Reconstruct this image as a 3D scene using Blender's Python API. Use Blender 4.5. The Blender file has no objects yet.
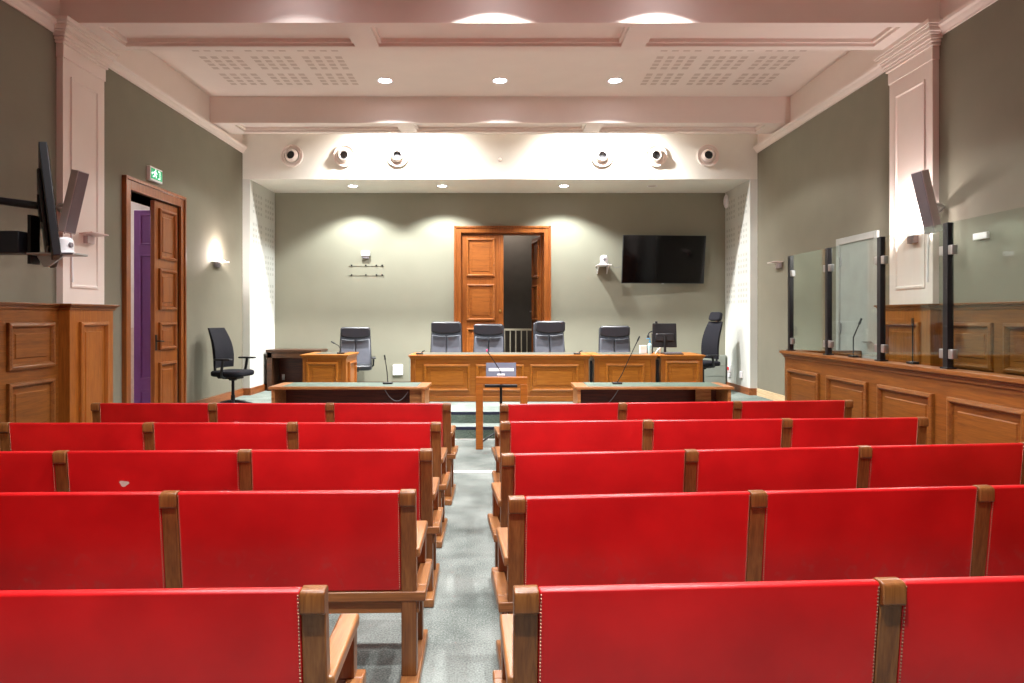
import bpy, bmesh, math, random
from mathutils import Vector, Matrix, Euler

random.seed(7)
SC = bpy.context.scene
COL = SC.collection
R = math.radians
F, CX, CY, H = 683.0, 500.0, 317.0, 1.65     # focal length and vanishing point in pixels, eye height


def fx(px, Y): return (px - CX) * Y / F
def fz(py, Y): return H - (py - CY) * Y / F


# ------------------------------------------------------------------ mesh builder
class MB:
    def __init__(self): self.bm = bmesh.new(); self.flat = False

    def poly(self, pts):
        return self.bm.faces.new([self.bm.verts.new(p) for p in pts])

    def box(self, x0, x1, y0, y1, z0, z1, M=None):
        P = [(x, y, z) for x in (x0, x1) for y in (y0, y1) for z in (z0, z1)]
        if M is not None: P = [M @ Vector(p) for p in P]
        v = [self.bm.verts.new(p) for p in P]
        for f in ((0, 1, 3, 2), (4, 6, 7, 5), (0, 4, 5, 1), (2, 3, 7, 6), (0, 2, 6, 4), (1, 5, 7, 3)):
            self.bm.faces.new([v[i] for i in f])
        return self

    def prism(self, pts, axis, a0, a1, M=None):
        def m(p, a):
            q = {'X': (a, p[0], p[1]), 'Y': (p[0], a, p[1]), 'Z': (p[0], p[1], a)}[axis]
            return M @ Vector(q) if M is not None else q
        A = [self.bm.verts.new(m(p, a0)) for p in pts]
        B = [self.bm.verts.new(m(p, a1)) for p in pts]
        n = len(pts)
        self.bm.faces.new(A[::-1]); self.bm.faces.new(B)
        for i in range(n):
            j = (i + 1) % n
            self.bm.faces.new((A[i], A[j], B[j], B[i]))
        return self

    def lathe(self, prof, M=None, n=24, cap=True):
        """prof: (r, z) from bottom to top, turned about local Z."""
        rings = []
        for r, z in prof:
            ring = []
            for k in range(n):
                a = 2 * math.pi * k / n
                p = Vector((r * math.cos(a), r * math.sin(a), z))
                ring.append(self.bm.verts.new(M @ p if M is not None else p))
            rings.append(ring)
        for A, B in zip(rings, rings[1:]):
            for k in range(n):
                j = (k + 1) % n
                self.bm.faces.new((A[k], A[j], B[j], B[k]))
        if cap:
            if prof[0][0] > 1e-5: self.bm.faces.new(rings[0][::-1])
            if prof[-1][0] > 1e-5: self.bm.faces.new(rings[-1])
        return self

    def tube(self, pts, r, n=8, r1=None):
        pts = [Vector(p) for p in pts]
        rings = []
        up = None
        for i, p in enumerate(pts):
            t = (pts[min(i + 1, len(pts) - 1)] - pts[max(i - 1, 0)]).normalized()
            if up is None:
                up = Vector((0, 0, 1)) if abs(t.z) < .9 else Vector((1, 0, 0))
            u = (up - t * up.dot(t)).normalized(); w = t.cross(u); up = u
            rr = r if r1 is None else r + (r1 - r) * i / (len(pts) - 1)
            rings.append([self.bm.verts.new(p + u * rr * math.cos(2 * math.pi * k / n) + w * rr * math.sin(2 * math.pi * k / n)) for k in range(n)])
        for A, B in zip(rings, rings[1:]):
            for k in range(n):
                j = (k + 1) % n
                self.bm.faces.new((A[k], A[j], B[j], B[k]))
        self.bm.faces.new(rings[0][::-1]); self.bm.faces.new(rings[-1])
        return self

    def rings(self, o, u, v, W, Hh, prof):
        """rectangular moulding: loops of inset/height over a W x Hh rectangle at o, closed by a field"""
        o, u, v = Vector(o), Vector(u), Vector(v); n = u.cross(v)
        loops = []
        for t, h in prof:
            loops.append([self.bm.verts.new(o + u * a + v * b + n * h) for a, b in ((t, t), (W - t, t), (W - t, Hh - t), (t, Hh - t))])
        for A, B in zip(loops, loops[1:]):
            for k in range(4):
                j = (k + 1) % 4
                self.bm.faces.new((A[k], A[j], B[j], B[k]))
        self.bm.faces.new(loops[-1]); self.bm.faces.new(loops[0][::-1])
        self.flat = True
        return self

    def ball(self, c, r, sx=1, sy=1, sz=1, n=16):
        M = Matrix.Translation(Vector(c)) @ Matrix.Diagonal((sx, sy, sz, 1))
        prof = [(max(r * math.sin(math.pi * i / 10), 1e-4), -r * math.cos(math.pi * i / 10)) for i in range(11)]
        return self.lathe(prof, M, n)

    def build(self, name, mat, parent=None, bevel=0, seg=2, sharp=35, loc=None):
        bmesh.ops.recalc_face_normals(self.bm, faces=self.bm.faces[:])
        me = bpy.data.meshes.new(name)
        self.bm.to_mesh(me); self.bm.free()
        me.materials.append(mat)
        for p in me.polygons: p.use_smooth = True
        me.set_sharp_from_angle(angle=R(8 if self.flat else sharp))
        o = bpy.data.objects.new(name, me); COL.objects.link(o)
        if parent is not None: o.parent = parent
        if loc is not None: o.location = loc
        if bevel:
            b = o.modifiers.new('bevel', 'BEVEL'); b.width = bevel; b.segments = seg
            b.limit_method = 'ANGLE'; b.angle_limit = R(40)
        return o


def tag(o, label=None, cat=None, group=None, kind=None):
    if label: o['label'] = label
    if cat: o['category'] = cat
    if group: o['group'] = group
    if kind: o['kind'] = kind
    return o


def thing(name, label, cat, loc=(0, 0, 0), rz=0, group=None, kind=None):
    o = bpy.data.objects.new(name, None); COL.objects.link(o)
    o.empty_display_size = .1
    o.location = loc; o.rotation_euler = (0, 0, rz)
    return tag(o, label, cat, group, kind)


def copy_tree(o, parent=None):
    c = o.copy(); COL.objects.link(c)
    if parent is not None: c.parent = parent
    for ch in list(o.children): copy_tree(ch, c)
    return c


def struct(o, label=None):
    o['kind'] = 'structure'
    if label: o['label'] = label
    return o


# ------------------------------------------------------------------ materials
def srgb(r, g, b):
    f = lambda c: (c / 255 / 12.92) if c / 255 <= .04045 else ((c / 255 + .055) / 1.055) ** 2.4
    return (f(r), f(g), f(b), 1)


def base_mat(name):
    m = bpy.data.materials.new(name); m.use_nodes = True
    return m, m.node_tree.nodes, m.node_tree.links, m.node_tree.nodes['Principled BSDF']


def plain(name, col, rough=.5, metal=0, spec=.5, var=.06, scale=6, bump=0, bscale=200, coat=0):
    m, N, L, b = base_mat(name)
    tc = N.new('ShaderNodeTexCoord'); no = N.new('ShaderNodeTexNoise')
    no.inputs['Scale'].default_value = scale; no.inputs['Detail'].default_value = 5
    L.new(tc.outputs['Object'], no.inputs['Vector'])
    mr = N.new('ShaderNodeMapRange'); mr.inputs['From Min'].default_value = .3; mr.inputs['From Max'].default_value = .7
    mr.inputs['To Min'].default_value = 1 - var; mr.inputs['To Max'].default_value = 1 + var
    L.new(no.outputs['Fac'], mr.inputs['Value'])
    mx = N.new('ShaderNodeVectorMath'); mx.operation = 'SCALE'
    mx.inputs[0].default_value = col[:3]; L.new(mr.outputs[0], mx.inputs['Scale'])
    L.new(mx.outputs[0], b.inputs['Base Color'])
    b.inputs['Roughness'].default_value = rough; b.inputs['Metallic'].default_value = metal
    b.inputs['Specular IOR Level'].default_value = spec
    b.inputs['Coat Weight'].default_value = coat
    if bump:
        n2 = N.new('ShaderNodeTexNoise'); n2.inputs['Scale'].default_value = bscale; n2.inputs['Detail'].default_value = 3
        L.new(tc.outputs['Object'], n2.inputs['Vector'])
        bp = N.new('ShaderNodeBump'); bp.inputs['Strength'].default_value = bump; bp.inputs['Distance'].default_value = .004
        L.new(n2.outputs['Fac'], bp.inputs['Height']); L.new(bp.outputs[0], b.inputs['Normal'])
    return m


def wood(name, dark, mid, light, axis='X', rough=.38, scale=1.0):
    m, N, L, b = base_mat(name)
    tc = N.new('ShaderNodeTexCoord'); oi = N.new('ShaderNodeObjectInfo')
    mp = N.new('ShaderNodeMapping')
    s = [26 * scale] * 3; s['XYZ'.index(axis)] = 1.5 * scale
    mp.inputs['Scale'].default_value = s
    L.new(tc.outputs['Object'], mp.inputs['Vector'])
    mul = N.new('ShaderNodeMath'); mul.operation = 'MULTIPLY'; mul.inputs[1].default_value = 37
    L.new(oi.outputs['Random'], mul.inputs[0])
    cmb = N.new('ShaderNodeCombineXYZ'); L.new(mul.outputs[0], cmb.inputs[0]); L.new(mul.outputs[0], cmb.inputs[1])
    ad = N.new('ShaderNodeVectorMath'); L.new(mp.outputs[0], ad.inputs[0]); L.new(cmb.outputs[0], ad.inputs[1])
    n1 = N.new('ShaderNodeTexNoise'); n1.inputs['Scale'].default_value = 1.1; n1.inputs['Detail'].default_value = 4
    n1.inputs['Distortion'].default_value = 1.2; L.new(ad.outputs[0], n1.inputs['Vector'])
    n2 = N.new('ShaderNodeTexNoise'); n2.inputs['Scale'].default_value = 6; n2.inputs['Detail'].default_value = 6
    L.new(ad.outputs[0], n2.inputs['Vector'])
    mx = N.new('ShaderNodeMath'); mx.operation = 'MULTIPLY_ADD'; mx.inputs[1].default_value = .45
    L.new(n2.outputs['Fac'], mx.inputs[0])
    m2 = N.new('ShaderNodeMath'); m2.operation = 'MULTIPLY'; m2.inputs[1].default_value = .55
    L.new(n1.outputs['Fac'], m2.inputs[0]); L.new(m2.outputs[0], mx.inputs[2])
    cr = N.new('ShaderNodeValToRGB'); e = cr.color_ramp.elements
    e[0].position = .36; e[0].color = dark; e[1].position = .66; e[1].color = light
    k = cr.color_ramp.elements.new(.5); k.color = mid
    L.new(mx.outputs[0], cr.inputs[0]); L.new(cr.outputs[0], b.inputs['Base Color'])
    b.inputs['Roughness'].default_value = rough
    bp = N.new('ShaderNodeBump'); bp.inputs['Strength'].default_value = .08; bp.inputs['Distance'].default_value = .003
    L.new(n2.outputs['Fac'], bp.inputs['Height']); L.new(bp.outputs[0], b.inputs['Normal'])
    return m


def emit(name, col, strength):
    m, N, L, b = base_mat(name)
    b.inputs['Base Color'].default_value = col
    b.inputs['Emission Color'].default_value = col; b.inputs['Emission Strength'].default_value = strength
    return m


def glass(name, tint=(.90, .95, .93, 1)):
    m, N, L, b = base_mat(name)
    N.remove(b)
    out = N['Material Output']
    tr = N.new('ShaderNodeBsdfTransparent'); tr.inputs[0].default_value = tint
    gl = N.new('ShaderNodeBsdfGlossy'); gl.inputs['Roughness'].default_value = .02
    gl.inputs[0].default_value = (.9, .95, .93, 1)
    lw = N.new('ShaderNodeLayerWeight'); lw.inputs['Blend'].default_value = .5
    pw = N.new('ShaderNodeMath'); pw.operation = 'POWER'; pw.inputs[1].default_value = 5; L.new(lw.outputs['Facing'], pw.inputs[0])
    fr = N.new('ShaderNodeMath'); fr.operation = 'MULTIPLY_ADD'; fr.inputs[1].default_value = .9; fr.inputs[2].default_value = .04
    L.new(pw.outputs[0], fr.inputs[0])
    mx = N.new('ShaderNodeMixShader')
    L.new(fr.outputs[0], mx.inputs[0]); L.new(tr.outputs[0], mx.inputs[1]); L.new(gl.outputs[0], mx.inputs[2])
    L.new(mx.outputs[0], out.inputs['Surface'])
    return m


def leather_red(name):
    m, N, L, b = base_mat(name)
    tc = N.new('ShaderNodeTexCoord'); oi = N.new('ShaderNodeObjectInfo')
    mul = N.new('ShaderNodeMath'); mul.operation = 'MULTIPLY'; mul.inputs[1].default_value = 53
    L.new(oi.outputs['Random'], mul.inputs[0])
    ad = N.new('ShaderNodeVectorMath'); L.new(tc.outputs['Object'], ad.inputs[0]); L.new(mul.outputs[0], ad.inputs[1])
    n1 = N.new('ShaderNodeTexNoise'); n1.inputs['Scale'].default_value = 3.5; n1.inputs['Detail'].default_value = 6
    L.new(ad.outputs[0], n1.inputs['Vector'])
    cr = N.new('ShaderNodeValToRGB'); e = cr.color_ramp.elements
    e[0].position = .32; e[0].color = LR0; e[1].position = .7; e[1].color = LR1
    L.new(n1.outputs['Fac'], cr.inputs[0])
    # pale scuffs, gathered where feet and bags rub the lower back
    n2 = N.new('ShaderNodeTexNoise'); n2.inputs['Scale'].default_value = 9; n2.inputs['Detail'].default_value = 9; n2.inputs['Distortion'].default_value = 2.5
    L.new(ad.outputs[0], n2.inputs['Vector'])
    r2 = N.new('ShaderNodeMapRange'); r2.inputs['From Min'].default_value = .56; r2.inputs['From Max'].default_value = .80
    r2.inputs['To Max'].default_value = .55
    L.new(n2.outputs['Fac'], r2.inputs['Value'])
    sx = N.new('ShaderNodeSeparateXYZ'); L.new(tc.outputs['Object'], sx.inputs[0])
    r3 = N.new('ShaderNodeMapRange'); r3.inputs['From Min'].default_value = .66; r3.inputs['From Max'].default_value = .50
    r3.inputs['To Min'].default_value = .06; r3.inputs['To Max'].default_value = 1
    L.new(sx.outputs['Z'], r3.inputs['Value'])
    mm = N.new('ShaderNodeMath'); mm.operation = 'MULTIPLY'; L.new(r2.outputs[0], mm.inputs[0]); L.new(r3.outputs[0], mm.inputs[1])
    mx = N.new('ShaderNodeMix'); mx.data_type = 'RGBA'; mx.inputs['B'].default_value = srgb(150, 75, 70)
    L.new(mm.outputs[0], mx.inputs['Factor']); L.new(cr.outputs[0], mx.inputs['A']); L.new(mx.outputs['Result'], b.inputs['Base Color'])
    b.inputs['Roughness'].default_value = .36; b.inputs['Specular IOR Level'].default_value = .5
    n3 = N.new('ShaderNodeTexNoise'); n3.inputs['Scale'].default_value = 420
    L.new(tc.outputs['Object'], n3.inputs['Vector'])
    bp = N.new('ShaderNodeBump'); bp.inputs['Strength'].default_value = .12; bp.inputs['Distance'].default_value = .002
    L.new(n3.outputs['Fac'], bp.inputs['Height']); L.new(bp.outputs[0], b.inputs['Normal'])
    return m


def carpet(name, c0, c1):
    m, N, L, b = base_mat(name)
    tc = N.new('ShaderNodeTexCoord')
    n1 = N.new('ShaderNodeTexNoise'); n1.inputs['Scale'].default_value = 110; n1.inputs['Detail'].default_value = 4
    n2 = N.new('ShaderNodeTexNoise'); n2.inputs['Scale'].default_value = 2.2; n2.inputs['Detail'].default_value = 5
    for n in (n1, n2): L.new(tc.outputs['Object'], n.inputs['Vector'])
    mm = N.new('ShaderNodeMath'); mm.operation = 'MULTIPLY_ADD'; mm.inputs[1].default_value = .55
    L.new(n1.outputs['Fac'], mm.inputs[0])
    m2 = N.new('ShaderNodeMath'); m2.operation = 'MULTIPLY'; m2.inputs[1].default_value = .45
    L.new(n2.outputs['Fac'], m2.inputs[0]); L.new(m2.outputs[0], mm.inputs[2])
    cr = N.new('ShaderNodeValToRGB'); e = cr.color_ramp.elements
    e[0].position = .38; e[0].color = c0; e[1].position = .62; e[1].color = c1
    L.new(mm.outputs[0], cr.inputs[0]); L.new(cr.outputs[0], b.inputs['Base Color'])
    b.inputs['Roughness'].default_value = .95; b.inputs['Specular IOR Level'].default_value = .1
    bp = N.new('ShaderNodeBump'); bp.inputs['Strength'].default_value = .4; bp.inputs['Distance'].default_value = .006
    L.new(n1.outputs['Fac'], bp.inputs['Height']); L.new(bp.outputs[0], b.inputs['Normal'])
    return m


LR0, LR1 = srgb(166, 6, 12), srgb(192, 16, 20)
RED = leather_red('red_leather')
OAKX = wood('oak_along_x', srgb(146, 84, 24), srgb(166, 98, 30), srgb(182, 114, 40), 'X', rough=.33)
OAKY = wood('oak_along_y', srgb(102, 56, 19), srgb(122, 71, 25), srgb(138, 85, 33), 'Y', rough=.36)
OAKZ = wood('oak_along_z', srgb(130, 72, 22), srgb(150, 86, 30), srgb(164, 100, 38), 'Z', rough=.33)
BENX = wood('bench_wood_x', srgb(114, 68, 34), srgb(136, 86, 46), srgb(152, 102, 58), 'X', rough=.32)
BENY = wood('bench_wood_y', srgb(122, 76, 42), srgb(144, 94, 54), srgb(160, 110, 66), 'Y', rough=.30)
BENZ = wood('bench_wood_z', srgb(96, 54, 24), srgb(118, 70, 32), srgb(134, 86, 44), 'Z', rough=.32)
DOORZ = wood('door_wood', srgb(116, 60, 20), srgb(138, 75, 28), srgb(154, 90, 36), 'Z', rough=.34)
DOORX = wood('door_wood_across', srgb(122, 66, 24), srgb(146, 82, 32), srgb(162, 97, 42), 'X', rough=.34)
MAHO = wood('mahogany', srgb(62, 20, 10), srgb(86, 32, 16), srgb(100, 44, 24), 'X', rough=.35)
LECW = wood('lectern_wood', srgb(138, 72, 18), srgb(160, 88, 24), srgb(176, 104, 34), 'X', rough=.35)
TABW = wood('table_wood', srgb(140, 84, 44), srgb(172, 112, 64), srgb(196, 136, 84), 'X', rough=.34)
DKWOOD = wood('dark_wood', srgb(50, 30, 18), srgb(74, 46, 28), srgb(92, 60, 38), 'X', rough=.4)
SKIRT = wood('skirting_wood', srgb(104, 54, 24), srgb(138, 78, 38), srgb(158, 94, 48), 'Y', rough=.4)
PALEW = wood('pale_wood', srgb(190, 160, 120), srgb(212, 184, 144), srgb(224, 200, 164), 'Y', rough=.5)
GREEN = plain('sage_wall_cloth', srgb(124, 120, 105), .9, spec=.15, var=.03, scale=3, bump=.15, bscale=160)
GREENB = plain('sage_wall_cloth_lit', srgb(141, 139, 123), .9, spec=.15, var=.02, scale=3, bump=.15, bscale=160)  # side wall cloth again, lightened for the stronger light it gets
WHITE = plain('white_paint', srgb(230, 218, 210), .6, spec=.3, var=.015, scale=4)
CEILW = plain('ceiling_paint', srgb(232, 220, 212), .85, spec=.15, var=.015, scale=3)
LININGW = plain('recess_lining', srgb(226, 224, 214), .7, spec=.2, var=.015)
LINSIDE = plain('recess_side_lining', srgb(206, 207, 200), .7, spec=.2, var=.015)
SLOT = plain('perforation', srgb(206, 190, 180), .9, spec=.1)
SLOTW = plain('perforation_white', srgb(186, 187, 180), .9, spec=.1)
CARPET = carpet('grey_green_carpet', srgb(87, 93, 89), srgb(143, 148, 143))
CARPETS = carpet('stage_carpet', srgb(98, 109, 103), srgb(148, 157, 150))
RISER = carpet('riser_carpet_shaded', srgb(70, 86, 78), srgb(122, 138, 128))  # step carpet with the shade on the risers put into its colour
NAVY = plain('navy_nosing', srgb(34, 40, 66), .6)
WSTRIP = plain('white_strip', srgb(236, 236, 232), .5)
BLACKM = plain('black_metal', srgb(26, 26, 30), .4, metal=.3)
CHROME = plain('brushed_steel', srgb(190, 190, 192), .3, metal=.9)
BLEATH = plain('slate_leather_shaded', srgb(32, 34, 40), .36, spec=.6, var=.08, scale=12, bump=.1, bscale=300)  # headrest, shell and seat: chair leather with shade put into its colour
CLEATH = plain('slate_leather_lit', srgb(88, 91, 100), .36, spec=.6, var=.08, scale=12, bump=.1, bscale=300)  # same chair leather, the light on the cushions put into its colour
BFAB = plain('black_fabric', srgb(30, 30, 36), .85, spec=.2, var=.1, scale=60, bump=.3, bscale=300)
BPLAS = plain('black_plastic', srgb(24, 25, 29), .45)
GPLAS = plain('grey_plastic', srgb(120, 114, 118), .5)
DGPLAS = plain('speaker_grey', srgb(196, 188, 190), .55)
WPLAS = plain('white_plastic', srgb(236, 234, 236), .4)
SCREEN = plain('screen_black', srgb(8, 6, 8), .08, spec=.3, var=0)
INLAY = plain('green_grey_inlay', srgb(96, 112, 99), .55, spec=.4)
DINLAY = plain('dark_inlay', srgb(82, 86, 78), .5, spec=.4)
PURPLE = plain('purple_paint', srgb(102, 48, 124), .45)
CORR = plain('corridor_wall', srgb(206, 200, 196), .8)
STONE = plain('corridor_stone', srgb(190, 172, 162), .8, var=.15, scale=9)
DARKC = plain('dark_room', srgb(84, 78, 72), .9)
BRASS = plain('brass', srgb(200, 160, 90), .3, metal=.9)
NAILM = plain('nail_heads', srgb(176, 132, 108), .4, metal=.6)
CREAMM = plain('cream_metal', srgb(206, 196, 170), .5)
PAPER = plain('paper', srgb(230, 226, 214), .8)
BLUEG = plain('pale_blue_plastic', srgb(170, 214, 226), .3)
CBLUE = plain('blue_pump', srgb(60, 150, 200), .4)
GREYB = plain('blue_grey_board', srgb(98, 101, 120), .6)
REDB = plain('red_button', srgb(200, 30, 40), .4)
PINK = plain('pink_foam', srgb(226, 90, 140), .8)
PALEG = plain('pale_grey_unit', srgb(140, 146, 136), .6)
GDOOR = plain('grey_door', srgb(170, 172, 166), .6)
LAMPE = emit('lamp_lens', (1, .95, 1, 1), 30)
LAMPOFF = plain('lamp_off', srgb(190, 180, 172), .4)
SCONP = emit('lit_plate', (1, .93, .92, 1), 1.0)
SCON = emit('sconce_diffuser', (1, .86, .84, 1), 6)
EXITG = emit('exit_green', srgb(10, 140, 90), .8)
EXITW = emit('exit_white', (.75, 1, .92, 1), 1.7)
LEDG = emit('led_green', (.3, .9, .1, 1), 2)
GLASS = glass('clear_glass')
FROST = plain('frosted_plate', srgb(226, 206, 202), .4)

# ------------------------------------------------------------------ room shell
WX, ZC = 4.41, 5.0           # half width, ceiling height
YF, YB = 11.7, 13.0          # front of recess, back wall
SZ = .31                     # platform height
Y0 = -3.5
TRIM = [0]


def trim(label=None):
    TRIM[0] += 1
    return 'trim_%d' % TRIM[0]


struct(MB().box(-WX - .1, WX + .1, Y0, 9.3, -.1, 0).build('floor', CARPET), 'grey green carpet floor of the hall')
st = struct(MB().box(-WX, WX, 9.62, 15.6, -.1, SZ).build('floor_platform', CARPETS), 'raised carpeted platform under the desks')
struct(MB().box(-WX, WX, 9.24, 9.62, -.1, .16).build('floor_step', CARPETS), 'carpeted step up to the platform')
for yy, zt in ((9.24, .16), (9.62, SZ)):
    m = MB().box(-WX, WX, yy - .008, yy - .001, zt - .15, zt - .03)
    rb = struct(m.build(trim(), RISER), 'carpeted riser coloured dark for shade')
    struct(MB().box(-WX, WX, yy - .012, yy + .02, zt - .034, zt + .004).build(trim(), NAVY), 'navy nosing strip on the step edge')
struct(MB().box(-WX, WX, 9.19, 9.23, 0, .006).build(trim(), WSTRIP), 'thin white strip at the foot of the step')
struct(MB().box(-3.4, 3.4, 7.24, 7.32, 0, .005).build(trim(), WSTRIP), 'white strip crossing the aisle carpet')

# walls
DY0, DY1, DZ = 8.1, 9.38, 3.16          # left door opening
m = MB()
m.box(-WX - .4, -WX, Y0, DY0, 0, 4.5).box(-WX - .4, -WX, DY1, YB, 0, 4.5).box(-WX - .4, -WX, DY0, DY1, DZ, 4.5)
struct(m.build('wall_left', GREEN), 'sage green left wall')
struct(MB().box(-WX - .4, -WX, Y0, YB, 4.5, ZC).build('wall_left_upper', WHITE))
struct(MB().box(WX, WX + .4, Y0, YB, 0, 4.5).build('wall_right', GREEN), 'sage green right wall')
struct(MB().box(WX, WX + .4, Y0, YB, 4.5, ZC).build('wall_right_upper', WHITE))
struct(MB().box(-WX - .4, WX + .4, Y0 - .2, Y0, 0, ZC).build('wall_rear', GREEN))
BX0, BX1, BZ = -.742, .838, 3.25
m = MB()
m.box(-4.6, BX0, YB, YB + .25, 0, 4.1).box(BX1, 4.6, YB, YB + .25, 0, 4.1).box(BX0, BX1, YB, YB + .25, BZ, 4.1)
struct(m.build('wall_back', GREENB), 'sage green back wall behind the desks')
SOF = 4.01
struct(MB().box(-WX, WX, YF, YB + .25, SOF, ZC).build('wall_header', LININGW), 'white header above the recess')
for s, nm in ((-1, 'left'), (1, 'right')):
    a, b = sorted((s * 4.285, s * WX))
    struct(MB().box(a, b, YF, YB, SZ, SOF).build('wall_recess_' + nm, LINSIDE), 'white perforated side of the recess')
ceil = struct(MB().box(-WX - .4, WX + .4, Y0 - .2, YB + .3, ZC, ZC + .2).build('ceiling', CEILW), 'white ceiling')

# acoustic perforations
def slots(name, o, u, v, n, su, sv, gu, gv, mat, parent):
    m = MB(); o, u, v = Vector(o), Vector(u), Vector(v)
    for i in range(n):
        for j in range(n):
            p = o + u * (i * gu) + v * (j * gv)
            m.poly([p, p + u * su, p + u * su + v * sv, p + v * sv])
    return m.build(name, mat, parent)

for s in (-1, 1):
    for c in range(3):
        for r in range(3):
            xs = -3.87 + c * .66 if s < 0 else 2.02 + c * .66
            y = 8.15 + r * .62
            slots('perforation', (xs, y, ZC - .003), (1, 0, 0), (0, 1, 0), 4, .085, .085, .143, .125, SLOT, ceil)
for s, nm in ((-1, 'left'), (1, 'right')):
    par = bpy.data.objects['wall_recess_' + nm]
    for c in range(2):
        for r in range(4):
            slots('perforation', (s * 4.282, 11.84 + c * .62, 1.9 + r * .52), (0, 1, 0), (0, 0, 1), 4, .07, .05, .125, .10, SLOTW, par)

# beams with sunk panels underneath
def beam(y0, y1, zb, label):
    m = MB()
    d = .075
    m.box(-WX, WX, y0, y1, zb + d, ZC)
    e = .10
    m.box(-WX, WX, y0, y0 + e, zb, zb + d).box(-WX, WX, y1 - e, y1, zb, zb + d)
    for a, b in ((-WX, -4.08), (-1.58, -1.32), (1.32, 1.58), (4.08, WX)):
        m.box(a, b, y0 + e, y1 - e, zb, zb + d)
    o = struct(m.build(trim(), WHITE), label)
    # small stepped moulding inside each sunk panel
    q = MB()
    for a, b in ((-4.08, -1.58), (-1.32, 1.32), (1.58, 4.08)):
        ya, yb_ = y0 + e, y1 - e
        z0, z1, w = zb + .035, zb + d + .005, .03
        q.box(a, a + w, ya, yb_, z0, z1).box(b - w, b, ya, yb_, z0, z1)
        q.box(a + w, b - w, ya, ya + w, z0, z1).box(a + w, b - w, yb_ - w, yb_, z0, z1)
    q.build('panel_moulding', WHITE, o)
    return o

ZB = 4.60
beam(6.85, 7.55, ZB, 'pale ceiling beam between the pilasters')
beam(10.38, 11.0, ZB, 'pale ceiling beam in front of the recess header')

# crown moulding along both walls
CR = [(0, 4.455), (.018, 4.455), (.022, 4.475), (.04, 4.495), (.05, 4.52), (.075, 4.535), (.08, 4.565), (.06, 4.572), (0, 4.575)]
for s in (-1, 1):
    for a, b in ((Y0, 6.86), (7.5, YF)):
        struct(MB().prism([(s * (WX - p), z) for p, z in CR], 'Y', a, b).build(trim(), WHITE, sharp=25), 'white crown moulding')

# pilasters
PX = 4.345
for s in (-1, 1):
    PY0, PY1 = (6.79, 7.5) if s < 0 else (6.86, 7.62)
    r = struct(thing(trim(), None, None), 'white panelled pilaster with stepped capital')
    a, b = sorted((s * PX, s * WX))
    MB().box(a, b, PY0, PY1, 1.7, 4.42).build('shaft', WHITE, r)
    # face panel
    o, u = ((PX * s, PY0 + .12, 1.95), (0, 1, 0)) if s < 0 else ((PX * s, PY1 - .12, 1.95), (0, -1, 0))
    MB().rings(o, u, (0, 0, 1), PY1 - PY0 - .24, 2.13, [(0, 0), (0, .012), (.02, .014), (.035, .002)]).build('face_panel', WHITE, r)
    c = MB()
    for z0, z1, p in ((4.235, 4.37, .012), (4.37, 4.40, .03), (4.40, 4.43, .042), (4.43, 4.47, .058), (4.47, 4.49, .072), (4.49, 4.53, .092), (4.53, 4.555, .105), (4.555, 4.60, .12)):
        a, b = sorted((s * (PX - p), s * WX))
        c.box(a, b, PY0 - p, PY1 + p, z0, z1)
    c.build('capital', WHITE, r, bevel=.006)

# wainscot
PAN = [(0, 0), (0, .024), (.005, .030), (.026, .036), (.034, .032), (.046, .014), (.050, .002), (.098, .002), (.106, .011)]
def wall_panel(parent, s, X, ya, yb, za, zb, mat=OAKY, name='panel'):
    if s < 0: o, u = (X * s, ya, za), (0, 1, 0)
    else: o, u = (X * s, yb, za), (0, -1, 0)
    return MB().rings(o, u, (0, 0, 1), yb - ya, zb - za, PAN).build(name, mat, parent)

WZ = 1.78
for s in (-1, 1):
    r = struct(thing(trim(), None, None), 'oak wainscot panelling along the %s wall' % ('left' if s < 0 else 'right'))
    a, b = sorted((s * 4.28, s * WX))
    MB().box(a, b, Y0, 6.62, 0, WZ - .05).build('backing', OAKY, r)
    a, b = sorted((s * 4.17, s * WX))
    MB().box(a, b, 6.62, 7.36 + .14 * (s > 0), 0, WZ - .05).build('backing', OAKZ, r)
    c = MB()
    for z0, z1, p in ((WZ - .06, WZ - .035, .012), (WZ - .035, WZ - .02, .025), (WZ - .02, WZ, .04)):
        a, b = sorted((s * (4.28 - p), s * WX)); c.box(a, b, Y0, 6.62, z0, z1)
        a, b = sorted((s * (4.17 - p), s * WX)); c.box(a, b, 6.62 - p, (7.38 if s < 0 else 7.51) + p, z0, z1)
    c.build('cornice', OAKY, r, bevel=.004)
    y = 6.54
    while y - .66 > Y0:
        wall_panel(r, s, 4.28, y - .62, y, 1.18, 1.60)
        wall_panel(r, s, 4.28, y - .62, y, .22, 1.07)
        y -= .76
    wall_panel(r, s, 4.17, 6.76, 7.24 + .13 * (s > 0), .22, 1.60, OAKZ)
    a, b = sorted((s * 4.15, s * WX))
    MB().box(a, b, Y0, 7.4, 0, .10).build('skirting', OAKY, r) if False else None

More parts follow.
